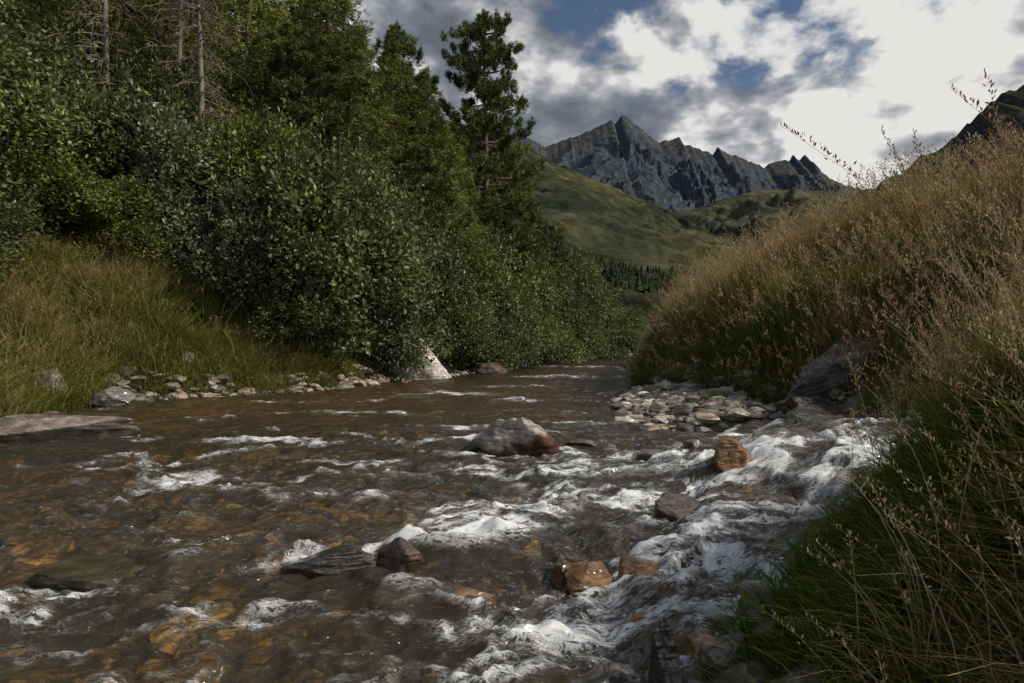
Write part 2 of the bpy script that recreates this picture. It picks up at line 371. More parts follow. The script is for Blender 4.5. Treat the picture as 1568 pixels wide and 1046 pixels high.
boulder('wet_rock', .36,2.55,-.07,(.2,.16,.12), 28, (.13,.12,.11), M_wet, .5)
boulder('wet_rock', .86,2.42,-.02,(.24,.2,.14), 29, (.12,.10,.09), M_wet, 1.5)
boulder('wet_rock', 1.05,2.3,.03,(.24,.2,.13), 71, (.2,.19,.18), M_wet, .6)
boulder('wet_rock', .12,2.75,-.18,(.25,.2,.15), 30, (.10,.07,.04), M_wet, 1.1)
boulder('wet_rock', 1.0,2.9,-.02,(.2,.2,.16), 31, (.09,.07,.05), M_wet, 1.1)
boulder('wet_rock', 1.3,3.4,.0,(.2,.2,.15), 72, (.08,.06,.05), M_wet, 2.1)
boulder('wet_rock', 2.7,6.9,.16,(.5,.35,.22), 33, (.06,.05,.045), M_wet, .3)
boulder('wet_rock', 3.4,7.9,.23,(.6,.4,.26), 34, (.06,.05,.045), M_wet, .8)
boulder('wet_rock', 3.3,5.4,.17,(.3,.28,.2), 35, (.05,.045,.04), M_wet, .8)
boulder('wet_rock', 2.3,4.6,.06,(.22,.22,.16), 39, (.05,.045,.04), M_wet, .8)
boulder('wet_rock', 1.15,4.8,.02,(.2,.15,.12), 36, (.06,.04,.025), M_wet, .8)
boulder('wet_rock', 1.55,6.9,.03,(.35,.2,.1), 37, (.08,.055,.04), M_wet, .1)
boulder('wet_rock', .95,7.7,.0,(.35,.2,.1), 38, (.10,.07,.04), M_wet, .1)
boulder('white_boulder', -2.7,19.3,.5,(.75,.6,.85), 62, PALE, M_rock, .5, -.1, 9, taper=.38, lean=-.25, rough=.1)
boulder('bank_rock', -8.0,13.6,.35,(.55,.45,.45), 43, GREY, M_rock, .4)
boulder('bank_rock', -6.8,14.2,.35,(.38,.35,.48), 44, (.33,.29,.27), M_rock, .9)
boulder('bank_rock', -8.2,11.9,.25,(.7,.45,.42), 45, (.2,.19,.17), M_rock, .9)
boulder('bank_rock', -7.2,12.2,.1,(.5,.3,.2), 46, (.15,.14,.13), M_wet, .1)
boulder('flat_rock_slab', -5.7,8.45,.08,(1.35,.5,.3), 47, (.25,.215,.19), M_rock, .05, .05, 18)
boulder('flat_rock_slab', -.7,21.6,.1,(.7,.4,.28), 48, (.12,.09,.08), M_rock, .1)
boulder('bank_boulder', 4.95,9.5,1.0,(1.6,.8,.42), 51, (.2,.19,.185), M_rock, .35, .25, 16, roll=.6)
boulder('bank_boulder', 3.9,8.9,.2,(.5,.4,.35), 52, (.12,.10,.09), M_rock, .5)
boulder('bank_boulder', 1.5,2.7,.18,(.3,.26,.2), 53, (.2,.18,.17), M_rock, .5)

def stones(name, pts, sizes, cols, mat, flat=.6, sub=2):
    mb = MB()
    for i,(p,s) in enumerate(zip(pts, sizes)):
        d = s*np.array([R.uniform(.8,1.3), R.uniform(.6,1), R.uniform(.35,flat)])
        v,f = rock(sub, i % 40+100, d, 9, rough=.04); v = rotz(v, R.uniform(0,6.28), R.uniform(-.4,.4))
        mb.add(v+p, t=f, c=cols[i])
    me = mb.mesh(name, [mat])
    try: me.set_sharp_from_angle(angle=radians(30))
    except Exception: pass
    obj(name, me)
def pal(n, cs, var=.35):
    c = np.array(cs)[R.integers(0,len(cs),n)]; return np.clip(c*R.uniform(1-var,1+var,(n,1)), .01, .8)
n=2200; y=R.uniform(8.9,14.5,n); x=xr(y)-.25+(xb(y)-xr(y)+.5)*R.random(n)
z=ground(x,y)
stones('gravel_bar', np.stack([x,y,z+.02],1), .04+.2*R.random(n)**4.0, pal(n,[(.42,.4,.36),(.3,.28,.25),(.5,.46,.4),(.33,.28,.23),(.2,.19,.18)]), M_rock)
n=420; y=R.uniform(12.8,24,n); x=xl(y)-R.normal(.0,.28,n); z=np.maximum(ground(x,y),-.05)
stones('bank_cobbles', np.stack([x,y,z+.03],1), .06+.2*R.random(n)**2.5, pal(n,[(.42,.38,.34),(.3,.26,.22),(.36,.27,.22),(.2,.18,.17)]), M_rock)
n=200; y=R.uniform(24,42,n); s=R.random(n)<.6; x=np.where(s, xl(y)-R.normal(.1,.3,n), xr(y)+R.normal(.1,.3,n)); z=np.maximum(ground(x,y),-.05)
stones('bank_cobbles', np.stack([x,y,z+.03],1), .1+.25*R.random(n)**2, pal(n,[(.3,.28,.25),(.2,.18,.16)]), M_rock)
n=2400; y=1.2+10*R.random(n)**1.3; x=xl(y)+(xr(y)-.45-xl(y))*R.random(n); z=ground(x,y)
ok = x>-.8*y-1; x,y,z=x[ok],y[ok],z[ok]; n=len(x)
gold=fbm(x*.6,y*.6,2,33)>-.02
cs=pal(n,[(.28,.19,.08),(.24,.17,.08),(.1,.08,.05),(.32,.24,.13),(.2,.17,.12),(.06,.05,.04)],.4); cg=pal(n,[(.6,.40,.11),(.4,.26,.08),(.72,.52,.2),(.2,.13,.06)],.4)
cs=np.where((gold&(R.random(n)<.5))[:,None],cg,cs)
stones('riverbed_stones', np.stack([x,y,z+.03],1), .06+.2*R.random(n)**1.8, cs, M_rock, .5)
n=200; y=R.uniform(2.4,9,n); x=np.interp(y,[2,3,4,5,6,7,9],[.2,.2,.3,.9,1.1,1.5,3.2])+R.normal(.4,.65,n); x=np.minimum(x,xr(y)+.05); z=W0(x,y)
stones('rapid_stones', np.stack([x,y,z-.075],1), .07+.13*R.random(n)**2, pal(n,[(.24,.13,.04),(.10,.06,.035),(.09,.07,.06),(.05,.04,.035)]), M_wet, .8, 3)
n=190; y=R.uniform(1.8,8.5,n); x=xr(y)+R.normal(-.03,.12,n); z=np.maximum(ground(x,y),W0(x,y)-.04)
stones('bank_cobbles', np.stack([x,y,z+.01],1), .05+.12*R.random(n)**2, pal(n,[(.2,.18,.16),(.12,.1,.09),(.07,.06,.05),(.14,.1,.06)]), M_wet, .8, 3)

# ---------------------------------------------------------------- tube, leaves, tufts
def tube(mb, pts, rad, k=6, c=(1,1,1), m=0):
    pts=np.asarray(pts,float); rad=np.asarray(rad); n=len(pts)
    T=np.gradient(pts,axis=0); T/=np.linalg.norm(T,axis=1)[:,None]+1e-9
    ref=np.array([1,.1,.05]) if abs(T[0,2])>.7 else np.array([0,0,1.])
    U=np.cross(T,ref); U/=np.linalg.norm(U,axis=1)[:,None]+1e-9; V=np.cross(T,U)
    a=np.linspace(0,2*np.pi,k,endpoint=False)
    P=pts[:,None]+rad[:,None,None]*(np.cos(a)[None,:,None]*U[:,None]+np.sin(a)[None,:,None]*V[:,None])
    i=np.arange(n-1)[:,None]*k; j=np.arange(k)[None]; j2=(j+1)%k
    mb.add(P.reshape(-1,3), q=np.stack([i+j,i+j2,i+k+j2,i+k+j],-1).reshape(-1,4), c=c, m=m)
def unit(v): return v/(np.linalg.norm(v,axis=-1,keepdims=True)+1e-9)
def leaves(mb, P, A, Nn, L, Wd, C, m=1):
    A=unit(A); B=unit(np.cross(A,Nn)); Nn=np.cross(B,A); L=L[:,None]; Wd=Wd[:,None]
    v=np.stack([P, P+A*L*.5+B*Wd*.5+Nn*L*.08, P+A*L, P+A*L*.5-B*Wd*.5+Nn*L*.08],1)
    n=len(P); q=np.arange(n*4).reshape(n,4)
    mb.add(v.reshape(-1,3), q=q, c=np.repeat(C,4,0), m=m)
def needles(mb, P, D, L, Wd, C, m=1):
    D=unit(D); B=unit(np.cross(D, R.normal(size=D.shape))); L=L[:,None]; Wd=Wd[:,None]
    v=np.stack([P-B*Wd*.5, P+B*Wd*.5, P+D*L],1); n=len(P)
    mb.add(v.reshape(-1,3), t=np.arange(n*3).reshape(n,3), c=np.repeat(C,3,0), m=m)

def bush(name, seed, nleaf=24000, cols=((.07,.1,.035),(.1,.14,.06),(.045,.07,.025)), ll=.1):
    r = R
    mb = MB(); lobes=[]
    for i in range(34):
        a=r.uniform(0,6.28); rr=r.uniform(0,1.3); zc=r.uniform(.15,2.5)*(1-.4*(rr/1.3)**2)
        lobes.append((rr*math.cos(a), rr*math.sin(a), zc, r.uniform(.22,.64)))
    for (x,y,z,s) in lobes[:16]:
        t=np.linspace(0,1,6)[:,None]; pts=t*np.array([x,y,z])+np.sin(t*3)*r.normal(size=3)*.08; pts[:,2]-=.25*(1-t[:,0])
        tube(mb, pts, np.linspace(.035,.008,6), 5, c=(1,1,1), m=0)
    lb=np.array(lobes); w=lb[:,3]**2; idx=r.choice(len(lb), nleaf, p=w/w.sum())
    d=unit(r.normal(size=(nleaf,3)))
    shell=1-np.abs(r.normal(0,.18,nleaf))
    bump=1+.35*fbm(d[:,0]*3+idx*3.1, d[:,1]*3+d[:,2]*2.3, 3, seed)+.14*r.normal(size=nleaf)
    P=lb[idx,:3]+d*(lb[idx,3]*shell*bump)[:,None]
    ns=190; si=r.choice(len(lb), ns); sdir=unit(r.normal(size=(ns,3))+[0,0,.9]); s0=lb[si,:3]+sdir*(lb[si,3]*.8)[:,None]
    ln=r.uniform(.25,.8,ns); bendv=unit(r.normal(size=(ns,3))+[0,0,.8])
    k=26; tt=r.random((ns,k,1)); SP=s0[:,None]+(sdir[:,None]*tt+bendv[:,None]*tt**2*.5)*ln[:,None,None]+r.normal(size=(ns,k,3))*.035
    P=np.vstack([P,SP.reshape(-1,3)]); d=np.vstack([d,np.repeat(sdir,k,0)]); idx=np.concatenate([idx,np.repeat(si,k)])
    keep=(P[:,2]>-.1)
    P=P[keep]; d=d[keep]; idx=idx[keep]; n=len(P)
    A=unit(d+r.normal(size=(n,3))*.8+np.array([0,0,.15])); Nn=unit(d*.6+np.array([0,0,.9])+r.normal(size=(n,3))*.6)
    lt=r.uniform(.65,1.4,len(lb))
    cv=np.array(cols)[(idx*7+r.integers(0,2,n))%len(cols)]*1.38*lt[idx][:,None]
    cv=cv*r.uniform(.6,1.5,(n,1))*(1+.35*fbm(P[:,0]*1.6,P[:,1]*1.6+P[:,2],2,seed))[:,None]
    leaves(mb, P, A, Nn, ll*r.uniform(.6,1.25,n), ll*.62*r.uniform(.7,1.2,n), cv)
    return mb.mesh(name,[M_bark,M_leaf],smooth=False)
BV=[bush('alder_bush_a',1,cols=((.085,.103,.036),(.115,.128,.05),(.05,.07,.022))),bush('alder_bush_b',2,cols=((.09,.108,.05),(.12,.137,.072),(.06,.08,.033))),
    bush('alder_bush_c',3,cols=((.085,.105,.024),(.12,.132,.032))),bush('alder_bush_d',4,cols=((.065,.077,.026),(.098,.112,.042)))]

def conifer(name, seed, H, prof, nb, droop, up, tuft, nl, nw, cols, trunk=.22, start=.08, per=10, side=1.0, clumpy=0):
    r=R; mb=MB()
    t=np.linspace(0,1,12); tp=np.stack([.12*np.sin(t*5+seed)*t, .1*np.cos(t*4+seed)*t, t*H],1)
    tube(mb,tp,trunk*(1-t)**.8+.015,9,m=0)
    Ps=[];Ds=[];Vs=[]
    for i in range(nb):
        f=start+(1-start)*((i+r.random())/nb)**.9
        z0=f*H; rad=np.interp(f,prof[0],prof[1])*r.uniform(.55,1.2)
        az=i*2.399+r.normal()*.5; dr=np.array([math.cos(az),math.sin(az),0.])
        b0=np.array([np.interp(z0,tp[:,2],tp[:,0]),np.interp(z0,tp[:,2],tp[:,1]),z0])
        s=np.linspace(0,1,7)
        pts=b0+dr*(rad*s)[:,None]; pts[:,2]+=rad*(-droop*s*(1-.3*s)+up*s**2.5)
        tube(mb,pts,np.linspace(.03+.012*rad,.006,7),4,m=0)
        nt_=int(tuft*rad)+3; sd=np.cross(dr,[0,0,1.])
        if clumpy:
            nc=int(rad*2.8)+2; cu=.2+.8*r.random(nc)**.7; co_=r.normal(size=nc)*.22*rad; ci=r.integers(0,nc,nt_)
            u=np.clip(cu[ci]+r.normal(0,.05,nt_),.08,1.02); off=co_[ci]+r.normal(size=nt_)*.11
            c=np.stack([np.interp(u,s,pts[:,k]) for k in range(3)],1)+sd*off[:,None]; c[:,2]+=.06+r.normal(size=nt_)*.09+.1*np.cos(ci*2.)
        else:
            u=.18+.82*r.random(nt_)**.65
            c=np.stack([np.interp(u,s,pts[:,k]) for k in range(3)],1)
            off=r.normal(size=nt_)*side*.26*rad*(1.15-u)**.6
            c=c+sd*off[:,None]+dr*(-np.abs(off)*.35)[:,None]; c[:,2]+=r.normal(size=nt_)*.07*side-.12*np.abs(off)*droop+.06*up
        dd=dr*.6+sd*np.sign(off)[:,None]*.5+np.array([0,0,.35*up-.25*droop+.35*clumpy])
        Ps.append(c);Ds.append(dd); Vs.append(np.full(nt_,r.uniform(.7,1.4)))
    Ps.append(tp[-1]+r.normal(size=(26,3))*[.08,.08,.28]-[0,0,.2]); Ds.append(np.tile([0,0,1.],(26,1))); Vs.append(np.ones(26))
    P=np.concatenate(Ps);D=np.concatenate(Ds);V=np.concatenate(Vs);n=len(P)
    cv=np.array(cols)[r.integers(0,len(cols),n)]*r.uniform(.6,1.4,(n,1))*V[:,None]*1.75
    P=np.repeat(P,per,0)+r.normal(size=(n*per,3))*.035; D=np.repeat(D,per,0)+r.normal(size=(n*per,3))*.62
    needles(mb,P,D,nl*r.uniform(.6,1.2,n*per),np.full(n*per,nw),np.repeat(cv,per,0))
    return mb.mesh(name,[M_bark,M_need],smooth=False)
PG=((.055,.07,.025),(.08,.092,.03),(.04,.055,.02))
LG=((.10,.115,.03),(.125,.14,.035),(.07,.09,.028))
SG=((.05,.065,.02),(.07,.085,.025))
pine=conifer('stone_pine_a',1,12.8,([0,.2,.45,.7,.85,.95,1],[2.8,3.1,2.9,2.3,1.9,1.3,.4]),104,.1,.3,62,.19,.033,PG,.24,.05,11,1,1)
pine2=conifer('stone_pine_b',2,11,([0,.2,.5,.8,.95,1],[2.3,2.6,2.3,1.6,.8,.2]),96,.1,.4,60,.19,.032,PG,.24,.04,11,1,1)
larch=conifer('larch_a',3,13,([0,.15,.5,.8,1],[2.2,2.9,2.3,1.2,.15]),115,.35,.12,42,.15,.026,LG,.2,.03,9,1.7)
larch2=conifer('larch_b',4,11,([0,.15,.5,.8,1],[2.4,2.8,2.1,1.0,.12]),110,.3,.2,42,.15,.026,LG,.2,.03,9,1.7)
spruce=conifer('spruce_a',5,12,([0,.2,.5,.8,1],[2.6,2.5,1.8,.9,.1]),130,.4,.1,38,.14,.03,SG,.2,.02,9,1.3)
def gz(x,y): return float(ground(np.array([x]),np.array([y]))[0])
TREES=[('stone_pine',pine,-1.15,30,15.1,12.8,.88),('stone_pine',pine2,-5.1,31,14.9,11,.9),('larch_tree',larch,-3.5,28,12.0,13,.95),('larch_tree',larch2,-2.7,27,9.6,11,.85),('larch_tree',larch,-4.7,27,13.0,13,.95),
 ('stone_pine',pine2,-.1,33,9.3,11,.75),('larch_tree',larch2,-2.2,25.5,7.2,11,.75),('stone_pine',pine2,-3.4,24.5,8.0,11,.85),('larch_tree',larch2,-5.6,25.5,12.6,11,.95),
 ('larch_tree',larch,-7.2,27,18,13,1.1),('spruce_tree',spruce,-9.6,30,20,12,1.3),('larch_tree',larch2,-9.3,24,16.5,11,1.1),('stone_pine',pine,-7.0,23.5,11.5,12.8,.9),
 ('spruce_tree',spruce,-12.3,26,20,12,1.2),('larch_tree',larch,-13.5,23.5,18,13,1.05),('spruce_tree',spruce,-16,26,21,12,1.3),('larch_tree',larch2,-17.5,24,19,11,1.2),
 ('stone_pine',pine2,-19.5,27,21,11,1.3),('larch_tree',larch2,-11.3,21.8,12.6,11,.9),('spruce_tree',spruce,-14.5,21,14,12,.9),('larch_tree',larch,-17,20.5,15,13,.9),
 ('spruce_tree',spruce,-12.5,33,24,12,1.5),('spruce_tree',spruce,-18,34,27,12,1.6),('spruce_tree',spruce,-15.5,30,24,12,1.4),('spruce_tree',spruce,-8.8,33,20,12,1.3),
 ('stone_pine',pine,.9,34.5,7.2,12.8,.65),('larch_tree',larch,1.6,37,6.6,13,.65),('spruce_tree',spruce,-3.5,36,11,12,1)]
for i,(nm,me,x,y,top,H,w) in enumerate(TREES):
    g=gz(x,y)-.2; s=(top-g)/H
    obj(nm,me,(x,y,g),i*1.7+.4,(w,w,s))
def dead(name,seed,H):
    r=R; mb=MB(); t=np.linspace(0,1,14)
    tp=np.stack([.2*np.sin(t*3+seed)*t,.1*t,t*H],1); tube(mb,tp,.09*(1-t)+.03,8)
    for i in range(110):
        f=.25+.74*r.random(); az=r.uniform(0,6.28); L=r.uniform(.7,2.0)*(1.2-f)
        dr=np.array([math.cos(az),math.sin(az),0]); s=np.linspace(0,1,6); b0=np.array([np.interp(f,t,tp[:,0]),np.interp(f,t,tp[:,1]),f*H])
        p=b0+dr*(L*s)[:,None]+r.normal(size=(6,3))*.035*s[:,None]; p[:,2]-=L*.35*s**1.5
        tube(mb,p,np.linspace(.022,.008,6),4)
        for k in range(8):
            u=r.uniform(.25,1); q0=np.array([np.interp(u,s,p[:,j]) for j in range(3)]); d=unit(dr*.5+r.normal(size=3)*.6-[0,0,.35]); l=r.uniform(.15,.5)
            tube(mb,np.stack([q0,q0+d*l*.5,q0+d*l+[0,0,-.05]]),np.array([.010,.008,.005]),3)
    return mb.mesh(name,[M_deadb])
M_deadb=barkmat(); M_deadb.name='dead_bark'
for nd in M_deadb.node_tree.nodes:
    if nd.type=='VALTORGB': nd.color_ramp.elements[0].color=(.11,.09,.075,1); nd.color_ramp.elements[1].color=(.26,.22,.19,1)
dm=dead('dead_larch',1,10)
for (x,y,s,rt) in [(-8.6,18.8,1.0,.3),(-11.2,19.0,1.05,2),(-9.9,20.5,1.0,4)]:
    obj('dead_larch_tree',dm,(x,y,gz(x,y)-.2),rt,s)

BU=[(-5.0,17.3,1.55,1.6,0),(-3.6,19.3,1.2,1.35,1),(-6.4,18.3,1.3,1.6,2),(-4.6,19.6,1.4,1.8,3),(-6.5,16.4,1.0,1.0,1),(-4.8,16.2,.8,.75,0),
 (-9.2,17.6,1.45,1.35,1),(-11.5,17.5,1.6,1.5,3),(-13.5,17.0,1.6,1.6,0),(-8.0,19.2,1.4,1.4,2),(-10.2,19.5,1.6,1.6,0),(-12.8,19.5,1.7,1.7,3),(-15.3,18.5,1.7,1.7,1),(-16.5,16,1.6,1.7,3),
 (-10.8,15.2,1.1,.9,2),(-12.3,15.0,1.4,1.3,0),(-10.6,12.2,1.0,.8,3),(-11.8,13.2,1.3,1.2,1),(-9.0,15.8,.8,.6,2),
 (-2.6,21.2,1.05,1.1,0),(-3.4,22.3,1.3,1.5,1),(-1.5,22.6,1.0,1.0,3),(-1.9,24.2,1.3,1.35,2),(-.8,24.6,1.0,1.0,1),(-.2,26.2,1.1,1.05,0),(-1.2,26.5,1.4,1.5,3),(.3,28.3,1.1,1.05,1),
 (-.6,29,1.4,1.5,0),(1.2,29.8,1.1,1.05,3),(.6,31.5,1.5,1.4,2),(2.1,31.5,1.1,1.0,0),(1.9,33.3,1.4,1.25,1),(3.2,33.5,1.1,1.0,3),(3.2,35.5,1.3,1.2,0),(4.6,36,1.1,.9,1),(5.0,38.2,1.2,1.0,2),(3.5,38,1.5,1.4,3),(6.6,40.5,1.1,.8,0),
 (-5.8,21.5,1.4,1.7,3),(-4.6,24,1.4,1.5,0),(-7.5,21.6,1.5,1.6,1)]
for i,(x,y,s,h,v) in enumerate(BU):
    obj('alder_bush',BV[v],(x,y,gz(x,y)-.15),i*2.1,(s,s,h))

# ---------------------------------------------------------------- grass
def curve(base,az,L,bend,t):
    hx=L*bend*t**2*.8; hz=L*(t-.42*np.clip(bend,0,1.3)*t**2.2)
    return base+np.stack([np.cos(az)*hx,np.sin(az)*hx,hz],-1)
def blades(mb,base,az,L,bend,wd,c0,c1,seg=4):
    n=len(base); ts=np.linspace(0,1,seg+1); wa=R.uniform(0,6.28,n); wv=np.stack([np.cos(wa),np.sin(wa),0*wa],1)
    rows=[]
    for t in ts:
        p=curve(base,az,L,bend,t); w=(wd*(1-t**1.6)*.5+.0006)[:,None]
        rows.append(p-wv*w); rows.append(p+wv*w)
    V=np.stack(rows,1); k=2*(seg+1)
    f=np.array([[2*i,2*i+1,2*i+3,2*i+2] for i in range(seg)])
    q=(np.arange(n)[:,None,None]*k+f[None]).reshape(-1,4)
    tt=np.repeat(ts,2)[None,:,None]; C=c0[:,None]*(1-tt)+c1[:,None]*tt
    mb.add(V.reshape(-1,3),q=q,c=C.reshape(-1,3))
def heads(mb,base,az,L,bend,col,m=16,t0=.78,sp=.02,sl=.014):
    n=len(base)
    for k in range(m):
        t=t0+(1-t0)*(k+.5)/m*np.ones(n); p=curve(base,az,L,bend,t)
        spread=sp*(1.2-(k/m))
        o=R.normal(size=(n,3))*spread
        leaves(mb,p+o*.3,o/spread*.4+np.array([0,0,.9]),R.normal(size=(n,3)),sl*R.uniform(.7,1.5,n),sl*.4*R.uniform(.7,1.4,n),col*R.uniform(.7,1.3,(n,1)),m=0)
def gpatch(name,x,y,Lr,wd,cbase,ctip,bendr,azm=None,seg=4,stem=0,hc=((.3,.2,.11),),tuss=.0,stemL=1.5,hm=16,sp=.02,sl=.014,grow=None,smin=0):
    mb=MB(); n=len(x); tone=np.ones(n)
    if tuss>0:
        K=max(1,n//30); ci=R.integers(0,K,n); cx=x[:K][ci]; cy=y[:K][ci]; rs=R.uniform(.4,1.3,K)[ci]; tone=R.uniform(.65,1.4,K)[ci]
        a=R.uniform(0,6.28,n); rr=tuss*rs*np.sqrt(R.random(n)); x=cx+rr*np.cos(a); y=cy+rr*np.sin(a); az=a+R.normal(0,.5,n)
    else: az=R.uniform(0,6.28,n)
    if azm is not None: az=np.where(R.random(n)<.5,azm+R.normal(0,.6,n),az)
    z=ground(x,y)-.02; base=np.stack([x,y,z],1)
    hn=(1+.4*fbm(x*1.1,y*1.1,3,91))*(.75+.25*tone)
    if grow is not None: hn=hn*grow(x,y)
    L=R.uniform(*Lr,n)*hn; bend=R.uniform(*bendr,n)
    m1=fbm(x*.7,y*.7,3,92)
    ib=R.integers(0,len(cbase),n); c0=np.array(cbase)[ib]
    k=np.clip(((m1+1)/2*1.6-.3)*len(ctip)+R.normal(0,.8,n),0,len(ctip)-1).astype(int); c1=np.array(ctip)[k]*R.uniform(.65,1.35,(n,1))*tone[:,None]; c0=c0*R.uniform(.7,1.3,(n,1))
    blades(mb,base,az,L,bend,wd*R.uniform(.6,1.3,n),c0,c1,seg)
    if stem:
        pool_=np.nonzero(hn>smin)[0]
        j=R.choice(pool_,min(stem,len(pool_)),replace=False); ns=len(j); b=base[j]; a=az[j]; Ls=Lr[1]*stemL*R.uniform(.65,1.25,ns)*np.clip(hn[j],.6,1.3); bd=R.uniform(.15,.7,ns)
        cc=np.array(hc)[R.integers(0,len(hc),ns)]
        blades(mb,b,a,Ls,bd,np.full(ns,wd*.55),cc*.8,cc,5); heads(mb,b,a,Ls,bd,cc,hm,.76,sp,sl)
    obj(name,mb.mesh(name,[M_grass],smooth=False))
def area(n,fy,lo,hi,y0,y1,p=1.0):
    y=y0+(y1-y0)*R.random(n)**p; return fy(y)+lo+(hi-lo)*R.random(n), y
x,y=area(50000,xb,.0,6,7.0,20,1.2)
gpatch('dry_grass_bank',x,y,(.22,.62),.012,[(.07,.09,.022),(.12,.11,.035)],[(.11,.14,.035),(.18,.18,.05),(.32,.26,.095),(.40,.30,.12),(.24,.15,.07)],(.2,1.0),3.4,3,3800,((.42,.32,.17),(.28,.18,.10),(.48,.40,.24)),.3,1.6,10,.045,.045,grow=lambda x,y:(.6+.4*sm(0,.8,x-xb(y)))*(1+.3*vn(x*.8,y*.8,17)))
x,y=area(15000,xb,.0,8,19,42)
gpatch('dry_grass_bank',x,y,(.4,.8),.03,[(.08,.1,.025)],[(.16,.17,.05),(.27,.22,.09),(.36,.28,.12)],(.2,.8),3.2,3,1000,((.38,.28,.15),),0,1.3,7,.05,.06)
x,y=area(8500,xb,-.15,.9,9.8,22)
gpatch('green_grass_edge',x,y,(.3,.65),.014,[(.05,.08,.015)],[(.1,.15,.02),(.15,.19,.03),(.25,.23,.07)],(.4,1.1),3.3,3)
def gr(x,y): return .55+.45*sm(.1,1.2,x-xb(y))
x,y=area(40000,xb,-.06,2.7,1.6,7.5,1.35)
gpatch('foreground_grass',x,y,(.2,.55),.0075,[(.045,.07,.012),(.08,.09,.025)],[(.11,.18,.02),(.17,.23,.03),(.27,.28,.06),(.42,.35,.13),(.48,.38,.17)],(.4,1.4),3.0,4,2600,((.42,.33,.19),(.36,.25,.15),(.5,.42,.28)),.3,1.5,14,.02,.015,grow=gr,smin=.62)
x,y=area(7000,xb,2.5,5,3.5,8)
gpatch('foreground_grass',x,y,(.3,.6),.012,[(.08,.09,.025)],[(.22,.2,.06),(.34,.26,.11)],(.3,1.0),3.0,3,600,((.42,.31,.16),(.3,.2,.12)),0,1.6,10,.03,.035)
x=np.concatenate([R.uniform(2.2,3.6,60),R.uniform(5,8,110)]); y=np.concatenate([R.uniform(3.0,4.5,60),R.uniform(6.5,9.5,110)])
gpatch('tall_grass_stems',x,y,(.6,1.0),.007,[(.12,.12,.05)],[(.25,.2,.1)],(.3,.8),None,5,160,((.34,.24,.15),(.22,.14,.09)),0,1.45,40,.035,.026)
x=R.uniform(1.72,1.98,15); y=R.uniform(2.65,2.95,15)
gpatch('tall_grass_stems',x,y,(.5,1.05),.006,[(.12,.12,.05)],[(.25,.2,.1)],(.3,.8),None,5,14,((.30,.21,.13),(.2,.13,.09)),0,1.55,60,.022,.017)
x,y=area(30000,xl,-4.6,.0,9.5,16.2)
gpatch('green_grass_bank',x,y,(.35,.75),.016,[(.08,.11,.02),(.15,.13,.045)],[(.13,.17,.03),(.21,.23,.045),(.30,.28,.075),(.38,.3,.13)],(.5,1.2),-.6,4,700,((.34,.28,.14),),.3,1.25,8,.04,.03)
x,y=area(8000,xl,-1.3,.05,15,36)
gpatch('green_grass_bank',x,y,(.25,.55),.018,[(.07,.1,.02)],[(.12,.16,.03),(.18,.2,.05),(.25,.22,.1)],(.4,1.1),-.6,3,0)
x=3.15+R.normal(0,.12,500); y=10.6+R.normal(0,.15,500)
gpatch('grass_tuft',x,y,(.12,.26),.009,[(.06,.11,.015)],[(.12,.19,.02),(.16,.21,.03)],(.2,.9),None,3)
x=R.uniform(4,60,7000); y=R.uniform(40,90,7000); ok=(x<xl(y))|(x>xr(y)); x,y=x[ok],y[ok]
gpatch('meadow_grass',x,y,(.4,.9),.06,[(.10,.11,.035)],[(.14,.15,.045),(.23,.2,.08)],(.2,.8),None,2)

# ---------------------------------------------------------------- hills & mountains
def ridge(name,pts,y0,slope,mat,nx=420,ny=220,fext=1.0,back=.5,amp=60,sc=.004,jag=8,wander=0,seed=0,ax=1.0,ay=.35,base=-5,pw=1.0,oc=6):
    pts=sorted(pts); px=np.array([p[0] for p in pts],float); pz=np.array([p[1] for p in pts],float)
    xs=np.linspace(px[0],px[-1],nx); t=np.linspace(0,1,ny)
    ys=np.concatenate([y0-fext*(1-t)**1.25, y0+back*np.linspace(0,1,30)[1:]])
    X,Y=np.meshgrid(xs,ys)
    yc=y0+wander*fbm(X*sc*.5,X*0,2,seed+9)
    X0=X*y0/yc
    cr=np.interp(X0,px,pz)*yc/y0+jag*ridged(X*sc*5,X*0+.5,4,seed+5)*.5
    d=np.abs(Y-yc)
    r=ridged(X*sc*ax+.6*vn(X*sc,Y*sc,seed+1),Y*sc*ay,oc,seed,.6)
    w=sm(0,amp*3.0,d)
    crp=np.maximum(cr,0)
    Z=cr-np.maximum(slope*d*(1-.25*sm(0,fext,d)), crp*np.clip(d/fext*1.05,0,2)**pw)
    Z=Z+amp*(r-.35)*w*sm(-.05,.25,Z/(crp+1e-3)+.0)
    Z=np.maximum(Z,base)
    mb=MB(); mb.add(np.stack([X,Y,Z],-1).reshape(-1,3),q=gridfaces(nx,len(ys)))
    obj(name,mb.mesh(name,[mat],smooth=True))
M_mtn=hillmat('alpine_rock_haze_tint',[(.35,(.045,.052,.052)),(.6,(.068,.07,.066))],(.06,.07,.095),.004,(.5,.8),.016)  # bluish-grey rock; distance haze is baked into the albedo as extra blue
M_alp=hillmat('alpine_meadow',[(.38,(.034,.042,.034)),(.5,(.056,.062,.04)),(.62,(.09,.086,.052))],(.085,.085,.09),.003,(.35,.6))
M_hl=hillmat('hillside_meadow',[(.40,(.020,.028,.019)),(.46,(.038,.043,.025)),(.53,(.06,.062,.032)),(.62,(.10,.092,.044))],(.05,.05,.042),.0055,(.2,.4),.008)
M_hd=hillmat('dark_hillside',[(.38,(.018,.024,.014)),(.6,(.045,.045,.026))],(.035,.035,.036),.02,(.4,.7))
M_hr=hillmat('dark_rock_hillside',[(.38,(.025,.028,.02)),(.6,(.06,.058,.04))],(.045,.045,.05),.012,(.6,.85))
